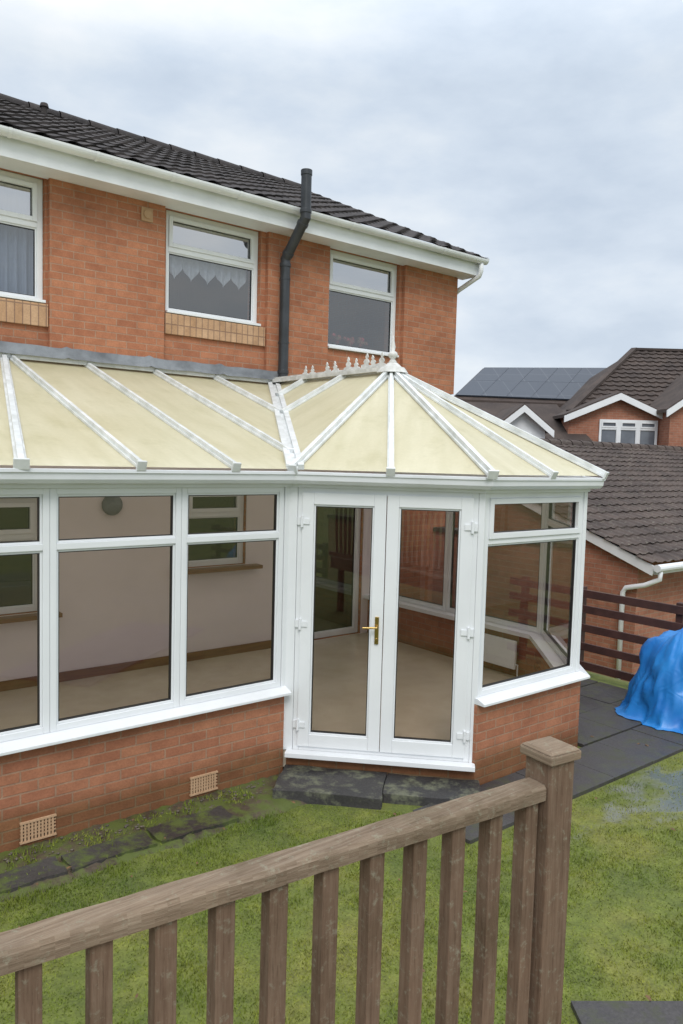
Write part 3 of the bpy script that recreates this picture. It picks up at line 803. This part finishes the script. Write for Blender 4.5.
for i in range(160):
    x=-3+i*(8.3/159); wv=.010*noise.noise(V((x*4,0,0)))+(.012 if (x%.9)<.05 else 0)
    row=[bm.verts.new((x,-.112,3.50+wv)),bm.verts.new((x,-.10,3.522+wv*.5)),bm.verts.new((x,-.07,3.545+wv)),bm.verts.new((x,-.063,3.61+wv*1.5)),bm.verts.new((x,-.002,3.62+wv*1.5))]
    if pr:
        for k in range(4): bm.faces.new([pr[k],row[k],row[k+1],pr[k+1]])
    pr=row
obj('lead_flashing',bm,'lead',croof,smooth=True)
bm=B(); pr=None
for i in range(60):
    x=5.305+i*(1.85/59); zz=3.54-(x-5.27)*.53; wv=.006*noise.noise(V((x*4,0,0)))
    row=[bm.verts.new((x,-.12,zz-.02+wv)),bm.verts.new((x,-.066,zz+wv)),bm.verts.new((x,-.062,zz+.08+wv)),bm.verts.new((x,-.002,zz+.085+wv))]
    if pr:
        for k in range(3): bm.faces.new([pr[k],row[k],row[k+1],pr[k+1]])
    pr=row
obj('lead_flashing',bm,'lead',croof,smooth=True)
def crest_piece():
    bm=B(); pts=[(-.06,0),(.06,0),(.06,.02),(.022,.03),(.035,.05),(.022,.07),(.008,.075),(.018,.095),(.0,.125),(-.018,.095),(-.008,.075),(-.022,.07),(-.035,.05),(-.022,.03),(-.06,.02)]
    a=[bm.verts.new((-.006,x,z)) for x,z in pts]; b=[bm.verts.new((.006,x,z)) for x,z in pts]
    bm.faces.new(a); bm.faces.new(b)
    for i in range(len(pts)): bm.faces.new([a[i],a[(i+1)%len(pts)],b[(i+1)%len(pts)],b[i]])
    return bm
first=None
base=wloc(croof)
for k,y in enumerate([-1.97,-1.85,-1.73,-1.57,-1.44,-1.22,-1.08,-.8,-.66]):
    if first is None: c_=first=obj('ridge_cresting',crest_piece(),'bar_dull',croof)
    else:
        c_=first.copy(); COL.objects.link(c_); c_.parent=croof
    s=[1.15,1.0,1.2,.9,1.1,.9,.9,.75,.8][k]
    c_.scale=(1,s,s); c_.rotation_euler=(random.uniform(-.15,.15),0,random.uniform(-.1,.1)); c_.location=V((5.27,y,3.533))-base
bm=B(); p=AP+V((0,-.02,.08)); pr_=[(.0,.05),(.03,.035),(.05,.022),(.07,.04),(.09,.052),(.115,.04),(.13,.018),(.17,.024),(.2,.018),(.28,.003)]
tube(bm,[p+V((0,0,z)) for z,_ in pr_],[r for _,r in pr_],14); obj('finial',bm,'bar_dull',croof,smooth=True)
for x in (1.57,2.79):
    bm=B(); z=.045
    for k in range(10): box(bm,x-.11+k*.022,x-.11+k*.022+.013,-2.895,-2.8805,z+.012,z+.128)
    box(bm,x-.115,x+.118,-2.898,-2.8805,z,z+.012); box(bm,x-.115,x+.118,-2.898,-2.8805,z+.128,z+.14)
    for k in range(1,5): box(bm,x-.112,x+.115,-2.892,-2.8802,z+.012+k*.023,z+.02+k*.023)
    obj('air_brick',bm,'airbrick',cons)
    bm=B(); box(bm,x-.11,x+.11,-2.884,-2.8803,z+.005,z+.135); obj('air_brick_void',bm,'black',cons)
stp=thing('door_step','dark weathered slab step in front of the conservatory doors','step',(3.6,-3.4,0))
def slabp(a0,a1,c0,c1,z0,z1):
    bm=B(); obox(bm,Od,td,a0,a1,c0,c1,z0,z1)
    bmesh.ops.subdivide_edges(bm,edges=bm.edges[:],cuts=11,use_grid_fill=True)
    for v_ in bm.verts:
        p=v_.co; v_.co=p+V((noise.noise(p*6),noise.noise(p*6+V((5,0,0))),noise.noise(p*5+V((0,9,0)))*.5))*.014
    obj('step_slab',bm,'step',stp,bevel=.006)
slabp(.0,.82,.02,.50,-.02,.090); slabp(.823,1.56,.005,.38,-.02,.078)
bm=B(); obox(bm,Od,td,-.0,1.52,-.13,-.001,-.05,.163); obj('threshold_base',bm,'brick_cons',stp)
rad=thing('radiator','white panel radiator under the conservatory windows','radiator',(6.83,-2.3,.3))
bm=B(); box(bm,6.79,6.83,-2.62,-2.05,.3,.62); obj('panel',bm,'upvc',rad,bevel=.01)
bm=B(); tube(bm,[(6.81,-2.65,.201),(6.81,-2.65,.36),(6.81,-2.621,.36)],.008,8); obj('pipework',bm,'upvc',rad)
lamp=thing('wall_lamp','round dark wall lamp on the cream inner wall','lamp',(3.23,-.05,2.0))
bm=B(); tube(bm,[(3.23,-.0145,2.03),(3.23,-.05,2.03),(3.23,-.09,2.03),(3.23,-.12,2.03)],[.10,.115,.10,.05],22); obj('lamp_shade',bm,'lead',lamp,smooth=True)
bm=B(); tube(bm,[(3.23,-.0145,2.14),(3.23,-.05,2.14)],.03,12); obj('lamp_mount',bm,'brass',lamp)

# ------------------------------------------------------------ DECK RAILING
rail=thing('deck_railing','weathered brown timber deck railing with square balusters','railing',(.8,-6.82,0))
R0=V((1.421,-6.895,0)); dr=V((.9936,-.1127,0))
bm=B(); A=R0-dr*2.6; C=R0-dr*.028
nn=120
pr=None
s_=dr.cross(V((0,0,1)))
prof=[(-.029,.0),(-.030,.014),(-.029,.026),(-.023,.033),(0,.034),(.023,.033),(.029,.026),(.030,.014),(.029,0)]
def rz_(s): return 1.852+.010*max(-1,(1-(s/1.1)))   # s = distance left of the post
for i in range(nn+1):
    q=A+(C-A)*i/nn; sL=(C-q).length
    row=[bm.verts.new(q+s_*(a+.0018*noise.noise(V((i*.35,a*40,b*60))))+V((0,0,rz_(sL)+b+.002*noise.noise(V((i*.22,a*30,0)))))) for a,b in prof]
    if pr:
        for k in range(len(prof)): bm.faces.new([pr[k],pr[(k+1)%len(prof)],row[(k+1)%len(prof)],row[k]])
    else: bm.faces.new(row)
    pr=row
bm.faces.new(pr)
obj('handrail',bm,'wood_h',rail)
bm=B(); beam(bm,A+V((0,0,1.03)),C+V((0,0,1.03)),.045,.07); obj('lower_rail',bm,'wood_h',rail)
def ob2(bm,q,hw,z0,z1,rot=0):
    a=math.atan2(dr.y,dr.x)+rot; t=(math.cos(a),math.sin(a)); obox(bm,(q.x,q.y),t,-hw,hw,-hw,hw,z0,z1)
for k in range(24):
    s0=.058+.103*k+random.uniform(-.003,.003)
    q=R0-dr*s0
    bm=B(); ob2(bm,q,.0175+random.uniform(-.0008,.0008),1.10,rz_(s0-.028)+.0,random.uniform(-.05,.05)); obj('baluster',bm,'wood_v',rail,bevel=.002)
bm=B(); q=R0+dr*.0115; ob2(bm,q,.0380,-.05,1.944); obj('post',bm,'wood_v',rail,bevel=.004)
bm=B(); ob2(bm,q,.048,1.945,1.966)
hw=.048; n_=(dr.y,-dr.x)
P=lambda a,c,z:(q.x+dr.x*a+n_[0]*c,q.y+dr.y*a+n_[1]*c,z)
hexa(bm,[P(-hw,-hw,1.9665),P(hw,-hw,1.9665),P(hw,hw,1.9665),P(-hw,hw,1.9665),P(-.038,-.038,1.972),P(.038,-.038,1.972),P(.038,.038,1.972),P(-.038,.038,1.972)])
obj('post_cap',bm,'wood_h',rail,bevel=.004)
deck=thing('timber_deck','raised weathered timber deck on posts','deck',(0,-8.5,0))
bm=B()
for k in range(22): box(bm,-1.6,1.5,-6.98-.125*(k+1),-6.98-.125*k-.006,.92,.95)
obj('deck_boards',bm,'wood_h',deck)
bm=B(); box(bm,-1.6,1.5,-6.972,-6.93,.76,.949); box(bm,1.505,1.54,-9.7,-6.975,.76,.949); obj('deck_joist',bm,'wood_h',deck)
for x in (-1.5,1.42):
    for y in (-7.1,-9.6):
        bm=B(); box(bm,x-.04,x+.04,y-.04,y+.04,-.05,.919); obj('deck_leg',bm,'wood_v',deck)

fen=thing('garden_fence','dark brown stained horizontal rail fence beside the paving','fence',(8.15,-2.5,0))
for y in (-6.2,-5.0,-3.75,-2.5):
    bm=B(); box(bm,8.17,8.25,y-.04,y+.04,-.05,1.10); obj('fence_post',bm,'fence',fen,bevel=.005)
for z in (.10,.33,.56,.79,.98):
    bm=B(); box(bm,8.135,8.168,-6.4,-2.4,z,z+.092); obj('fence_board',bm,'fence',fen,bevel=.004)
gw=thing('garden_wall','brick garden boundary wall beside the side path','wall',(8.27,0,0))
bm=B(); box(bm,8.16,8.38,-2.36,4,-.4,1.55); obj('wall',bm,'brick_far',gw)
bm=B(); box(bm,8.13,8.41,-2.38,4,1.551,1.61); obj('coping',bm,'slab_old',gw,bevel=.006)

# ------------------------------------------------------------ tarp heap
bm=B(); cx,cy=7.72,-4.12; NA=200; rings=[]
prof=[(1.12,.0),(1.08,.010),(1.04,.03),(1.01,.09),(.99,.17),(.96,.26),(.93,.35),(.89,.44),(.84,.53),(.77,.62),(.69,.70),(.59,.78),(.46,.85),(.32,.90),(.17,.935),(0.03,.945)]
def ridged(v): return 1-2*abs(noise.noise(v))
for j,(rr,z) in enumerate(prof):
    row=[]
    for k in range(NA):
        a=2*math.pi*k/NA
        ca,sa=math.cos(a),math.sin(a); se=(abs(ca)**2.6+abs(sa)**2.6)**(-1/2.6)
        p=V((ca*rr,sa*rr,z*1.3))
        big=noise.noise(p*1.5+V((3,1,7)))*.18
        mid_=(ridged(p*2.5+V((1,8,2)))-.6)*.12
        fine=(ridged(V((ca*5+z*2.5,sa*5-z*1.5,z*4)))-.6)*.05
        r=.52*rr*se*(1+big+mid_+fine)
        zz=z*(1+.13*noise.noise(V((ca*rr*1.8,sa*rr*1.8,2))))+.05*(ridged(V((ca*rr*2.5+3,sa*rr*2.5,6)))-.5)*(1 if z>.05 else .2)
        row.append(bm.verts.new((cx+r*ca*1.05,cy+r*sa*1.0,max(.036+.010*noise.noise(V((k*.3,j,0))),zz+.036))))
    rings.append(row)
for j in range(len(rings)-1):
    for k in range(NA): bm.faces.new([rings[j][k],rings[j][(k+1)%NA],rings[j+1][(k+1)%NA],rings[j+1][k]])
bm.faces.new(rings[-1])
o=obj('tarpaulin_cover',bm,'tarp',smooth=True); o['label']='bright blue tarpaulin draped over a heap on the paving'; o['category']='tarpaulin'

# ------------------------------------------------------------ neighbour garage
gar=thing('brick_garage','low brick neighbouring building with weathered brown tiled roof','garage',(17,3,-1.3))
gx=11.0; gy0=-1.85; gze=1.09; gyr=3.5; gzr=3.07; gx1=27
bm=B(); box(bm,gx+.341,gx1,gy0+.301,gy0+.5,-1.35,1.12); 
pts=[(gy0+.3,-1.35),(8.55,-1.35),(8.55,1.0),(gyr,2.9),(gy0+.3,1.0)]
a=[bm.verts.new((gx+.12,y,z)) for y,z in pts]; b=[bm.verts.new((gx+.34,y,z)) for y,z in pts]
bm.faces.new(a); bm.faces.new(b)
for i in range(5): bm.faces.new([a[i],a[(i+1)%5],b[(i+1)%5],b[i]])
obj('wall',bm,'brick_far',gar)
vl=math.hypot(gyr-gy0,gzr-gze)
bm=B(); tiled(bm,(gx,gy0,gze),(1,0,0),gx1-gx,(0,gyr-gy0,gzr-gze),vl,jit=.016,amp=.022,step=.028,cl=.3,tw=.26)
obj('roof_tiles',bm,'tile2',gar,fix=False)
bm=B(); quad(bm,(gx,gyr,gzr),(gx1,gyr,gzr),(gx1,8.85,1.09),(gx,8.85,1.09)); obj('roof_back',bm,'tile2',gar)
bm=B(); x=gx
while x<gx1:
    pr=None
    for xx,rr in ((x,.13),(x+.44,.12)):
        row=[bm.verts.new((xx,gyr+rr*1.1*math.cos(math.pi*k/8),gzr-.02+rr*math.sin(math.pi*k/8))) for k in range(9)]
        if pr:
            for k in range(8): bm.faces.new([pr[k],pr[k+1],row[k+1],row[k]])
        pr=row
    x+=.45
obj('ridge_tiles',bm,'tile2',gar,smooth=True)
bm=B(); beam(bm,(gx+.05,gy0+.02,gze-.17),(gx+.05,gyr,gzr-.17),.03,.15); obj('bargeboard',bm,'upvc_dirty',gar)
bm=B(); box(bm,gx+.1,gx1,gy0+.0,gy0+.025,gze-.16,gze-.02)
tube(bm,[(gx+.02,gy0-.07,gze-.05),(gx1,gy0-.07,gze-.05)],.06,12); obj('gutter',bm,'upvc_dirty',gar)
bm=B(); tube(bm,[(gx+.12,gy0-.07,gze-.08),(gx+.12,gy0-.07,gze-.22),(gx+.08,gy0+.15,gze-.34),(gx+.06,gy0+.45,gze-.42),(gx+.06,gy0+.5,gze-.5),(gx+.06,gy0+.5,-1.3)],.04,10); obj('downpipe',bm,'upvc_dirty',gar,smooth=True)

# ------------------------------------------------------------ distant houses
T=(.777,-.629)
def S(f,r): return (.629*f+.777*r,.777*f-.629*r-7.9)
M['darkglass']=plain('dark reflecting glass',(.16,.18,.21),(.08,.09,.11),1.5,.08,.0,.001)
def gable_block(root,f,r0,r1,depth,zb,ze,za,wallm,roofm='tile3',win=None):
    O=S(f,r0); w=r1-r0; ov=.2
    P=lambda a,c,z:(O[0]+T[0]*a+.629*c,O[1]+T[1]*a+.777*c,z)
    bm=B(); prof=[(0,zb),(w,zb),(w,ze),(w/2,za),(0,ze)]
    A_=[bm.verts.new(P(a,0,z)) for a,z in prof]; B_=[bm.verts.new(P(a,depth,z)) for a,z in prof]
    bm.faces.new(A_); bm.faces.new(B_)
    for i in range(5): bm.faces.new([A_[i],A_[(i+1)%5],B_[(i+1)%5],B_[i]])
    obj('gable_wall',bm,wallm,root)
    sl=(za-ze)/(w/2)
    bm=B()
    for s in (0,1):
        e=-ov if s==0 else w+ov; hexa(bm,[P(e,-ov,ze-sl*ov+.03),P(w/2,-ov,za+.03),P(w/2,depth,za+.03),P(e,depth,ze-sl*ov+.03),
             P(e,-ov,ze-sl*ov+.13),P(w/2,-ov,za+.13),P(w/2,depth,za+.13),P(e,depth,ze-sl*ov+.13)])
    obj('gable_roof',bm,roofm,root)
    bm=B()
    for s in (0,1):
        e=-ov if s==0 else w+ov
        hexa(bm,[P(e,-ov-.06,ze-sl*ov-.12),P(w/2,-ov-.06,za-.12),P(w/2,-ov-.005,za-.12),P(e,-ov-.005,ze-sl*ov-.12),
             P(e,-ov-.06,ze-sl*ov+.08),P(w/2,-ov-.06,za+.08),P(w/2,-ov-.005,za+.08),P(e,-ov-.005,ze-sl*ov+.08)])
    obj('bargeboard',bm,'upvc',root)
    if win:
        a0,a1,z0_,z1_,nb=win
        for k in range(nb):
            window(root,a0+(a1-a0)*k/nb,a0+(a1-a0)*(k+1)/nb,z0_,z1_,.06,[z0_+(z1_-z0_)*.7],glass=M['darkglass'],fw=.06,O=O,t=T,sill=False)
def quadroof(root,name,pts,mat,th=.12):
    bm=B(); a=[bm.verts.new(p) for p in pts]; b=[bm.verts.new((p[0],p[1],p[2]-th)) for p in pts]
    bm.faces.new(a); bm.faces.new(b)
    for i in range(len(pts)): bm.faces.new([a[i],a[(i+1)%len(pts)],b[(i+1)%len(pts)],b[i]])
    obj(name,bm,mat,root)
def p3(f,r,z): x,y=S(f,r); return (x,y,z)
hA=thing('neighbour_house','distant brick house with two gables and dark brown tiled roof','house',p3(27,11,-1.3))
gable_block(hA,24,6.95,9.95,3,-1.3,4.05,4.70,'brick_far',win=(.95,2.75,3.05,3.98,3))
gable_block(hA,23.2,9.75,14.3,3.6,-1.3,4.30,5.95,'brick_far',win=(1.6,3.2,3.2,4.2,2))
bm=B(); O=S(25.2,7.6)
obox(bm,O,T,0,12,-7,0,-1.3,4.2); obj('wall',bm,'brick_far',hA)
e0=V(p3(24.8,7.2,4.2)); e1=V(p3(24.8,20.0,4.2)); rl=V(p3(28.4,10.5,6.75)); 
uu=(e1-e0).normalized(); hv=(rl-e0); along=hv.dot(uu); upv=hv-uu*along; VL=upv.length
bm=B(); tiled(bm,e0,uu,12.8,upv,VL,tw=.3,cl=.3,amp=.03,step=.045,jit=.01,clip=lambda s:(along*s/VL,12.8-2*s/VL))
obj('main_roof',bm,'tile3',hA,fix=False)
quadroof(hA,'hip_roof',[p3(24.8,7.2,4.2),p3(28.4,10.5,6.75),p3(32,7.2,4.2)],'tile3',.05)
quadroof(hA,'rear_roof',[p3(32,7.2,4.2),p3(28.4,10.5,6.75),p3(28.4,18.0,6.75),p3(32,20,4.2)],'tile3',.05)
bm=B(); beam(bm,e0+V((0,0,.02)),rl+V((0,0,.02)),.2,.09); beam(bm,rl,V(p3(28.4,18,6.75)),.2,.09); obj('ridge_tiles',bm,'tile3',hA)
bm=B(); beam(bm,V(p3(24.7,7.1,4.05)),V(p3(24.7,20,4.05)),.1,.14); obj('gutter',bm,'upvc',hA)
hB=thing('neighbour_house','distant house with solar panels covering its roof','house',p3(30,8,-1.3))
a_=[V(p3(27,3.7,4.72)),V(p3(28,9.3,4.72)),V(p3(31,11.4,6.42)),V(p3(30,5.3,6.15))]
quadroof(hB,'main_roof',[tuple(q) for q in a_],'tile3')
quadroof(hB,'rear_roof',[p3(30,5.3,6.15),p3(31,11.4,6.42),p3(34,12.4,4.7),p3(33,7,4.7)],'tile3')
def bil(u,v): return a_[0]*(1-u)*(1-v)+a_[1]*u*(1-v)+a_[2]*u*v+a_[3]*(1-u)*v
nrm=(a_[1]-a_[0]).cross(a_[3]-a_[0]).normalized()
for i in range(6):
    for j in range(2):
        u0=.015+i*.163;u1=u0+.161; v0=.06+j*.45; v1=v0+.446
        bm=B(); q=[bil(u0,v0),bil(u1,v0),bil(u1,v1),bil(u0,v1)]
        hexa(bm,[tuple(x+nrm*.04) for x in q]+[tuple(x+nrm*.09) for x in q]); obj('solar_panel',bm,'solar',hB)
bm=B(); pts=[p3(27.6,4.5,0),p3(28.6,9.1,0),p3(33,11.5,0),p3(32,6.9,0)]
hexa(bm,[(x,y,-1.3) for x,y,z in pts]+[(x,y,4.8) for x,y,z in pts]); obj('wall',bm,'brick_far',hB)
hC=thing('neighbour_house','small distant house with white clad gable and brown roof','house',p3(24,5.4,-1.3))
gable_block(hC,22.5,4.5,5.85,3,-1.3,3.60,4.15,'upvc_dirty',win=(.4,.95,2.95,3.45,1))
bm=B(); obox(bm,S(24,3.2),T,0,4.2,-5,0,-1.3,3.3); obj('wall',bm,'brick_far',hC)
quadroof(hC,'main_roof',[p3(23.6,3.0,3.3),p3(23.6,7.6,3.3),p3(26,7.1,4.55),p3(26,3.4,4.55)],'tile3')
quadroof(hC,'rear_roof',[p3(26,3.4,4.55),p3(26,7.1,4.55),p3(29,7.6,3.3),p3(29,3.0,3.3)],'tile3')

# ------------------------------------------------------------ world
w=bpy.data.worlds.new('World'); scene.world=w; w.use_nodes=True; nt=w.node_tree; nt.nodes.clear()
out=nt.nodes.new('ShaderNodeOutputWorld'); bg=nt.nodes.new('ShaderNodeBackground'); bg.inputs[1].default_value=.12
sky=nt.nodes.new('ShaderNodeTexSky'); sky.sky_type='NISHITA'; sky.sun_disc=False
tc=nt.nodes.new('ShaderNodeTexCoord')
mp=nt.nodes.new('ShaderNodeMapping'); mp.inputs['Scale'].default_value=(1,1,2.4); mp.inputs['Location'].default_value=(.3,.1,0); nt.links.new(tc.outputs['Generated'],mp.inputs[0])
n1=noi(nt,mp.outputs[0],2.4,9,.54)
sep=nt.nodes.new('ShaderNodeSeparateXYZ'); nt.links.new(tc.outputs['Generated'],sep.inputs[0])
k=1/.12
cl=ramp(nt,n1,[(.36,(.57,.66,.78)),(.46,(.68,.765,.87)),(.56,(.82,.88,.94)),(.66,(.95,.97,.99))])
el=ramp(nt,sep.outputs['Z'],[(0.0,(1.16,1.12,1.08)),(.42,(.99,1.0,1.01)),(.75,(2.05,2.0,1.95))])
c=mixc(nt,cl,el,1.0,'MULTIPLY')
c=mixc(nt,c,(k,k,k),1.0,'MULTIPLY')
c=mixc(nt,sky.outputs[0],c,.94)
nt.links.new(c,bg.inputs[0]); nt.links.new(bg.outputs[0],out.inputs[0])
sl=bpy.data.lights.new('sun','SUN'); sl.energy=1.5; sl.angle=math.radians(25); sl.color=(1,.96,.90)
so=bpy.data.objects.new('sun',sl); COL.objects.link(so)
sd=V((-.45,-.62,.80)).normalized()
so.rotation_euler=sd.to_track_quat('Z','Y').to_euler()
sky.sun_elevation=math.asin(sd.z); sky.sun_rotation=math.atan2(sd.x,sd.y)

# ------------------------------------------------------------ camera
cam=bpy.data.cameras.new('camera'); co=bpy.data.objects.new('camera',cam); COL.objects.link(co)
cam.sensor_fit='VERTICAL'; cam.sensor_height=36; cam.lens=770/1024*36; cam.clip_end=2000; cam.clip_start=.05
p_=math.atan(55/770); r_=math.radians(1.55)
fw=V((.629*math.cos(p_),.777*math.cos(p_),-math.sin(p_))).normalized(); rt=V((.777,-.629,0)).normalized(); up=rt.cross(fw)
rc=rt*math.cos(r_)+up*math.sin(r_); uc=up*math.cos(r_)-rt*math.sin(r_)
mt=Matrix((rc,uc,-fw)).transposed().to_4x4(); mt.translation=V((0,-7.9,2.6)); co.matrix_world=mt
scene.camera=co
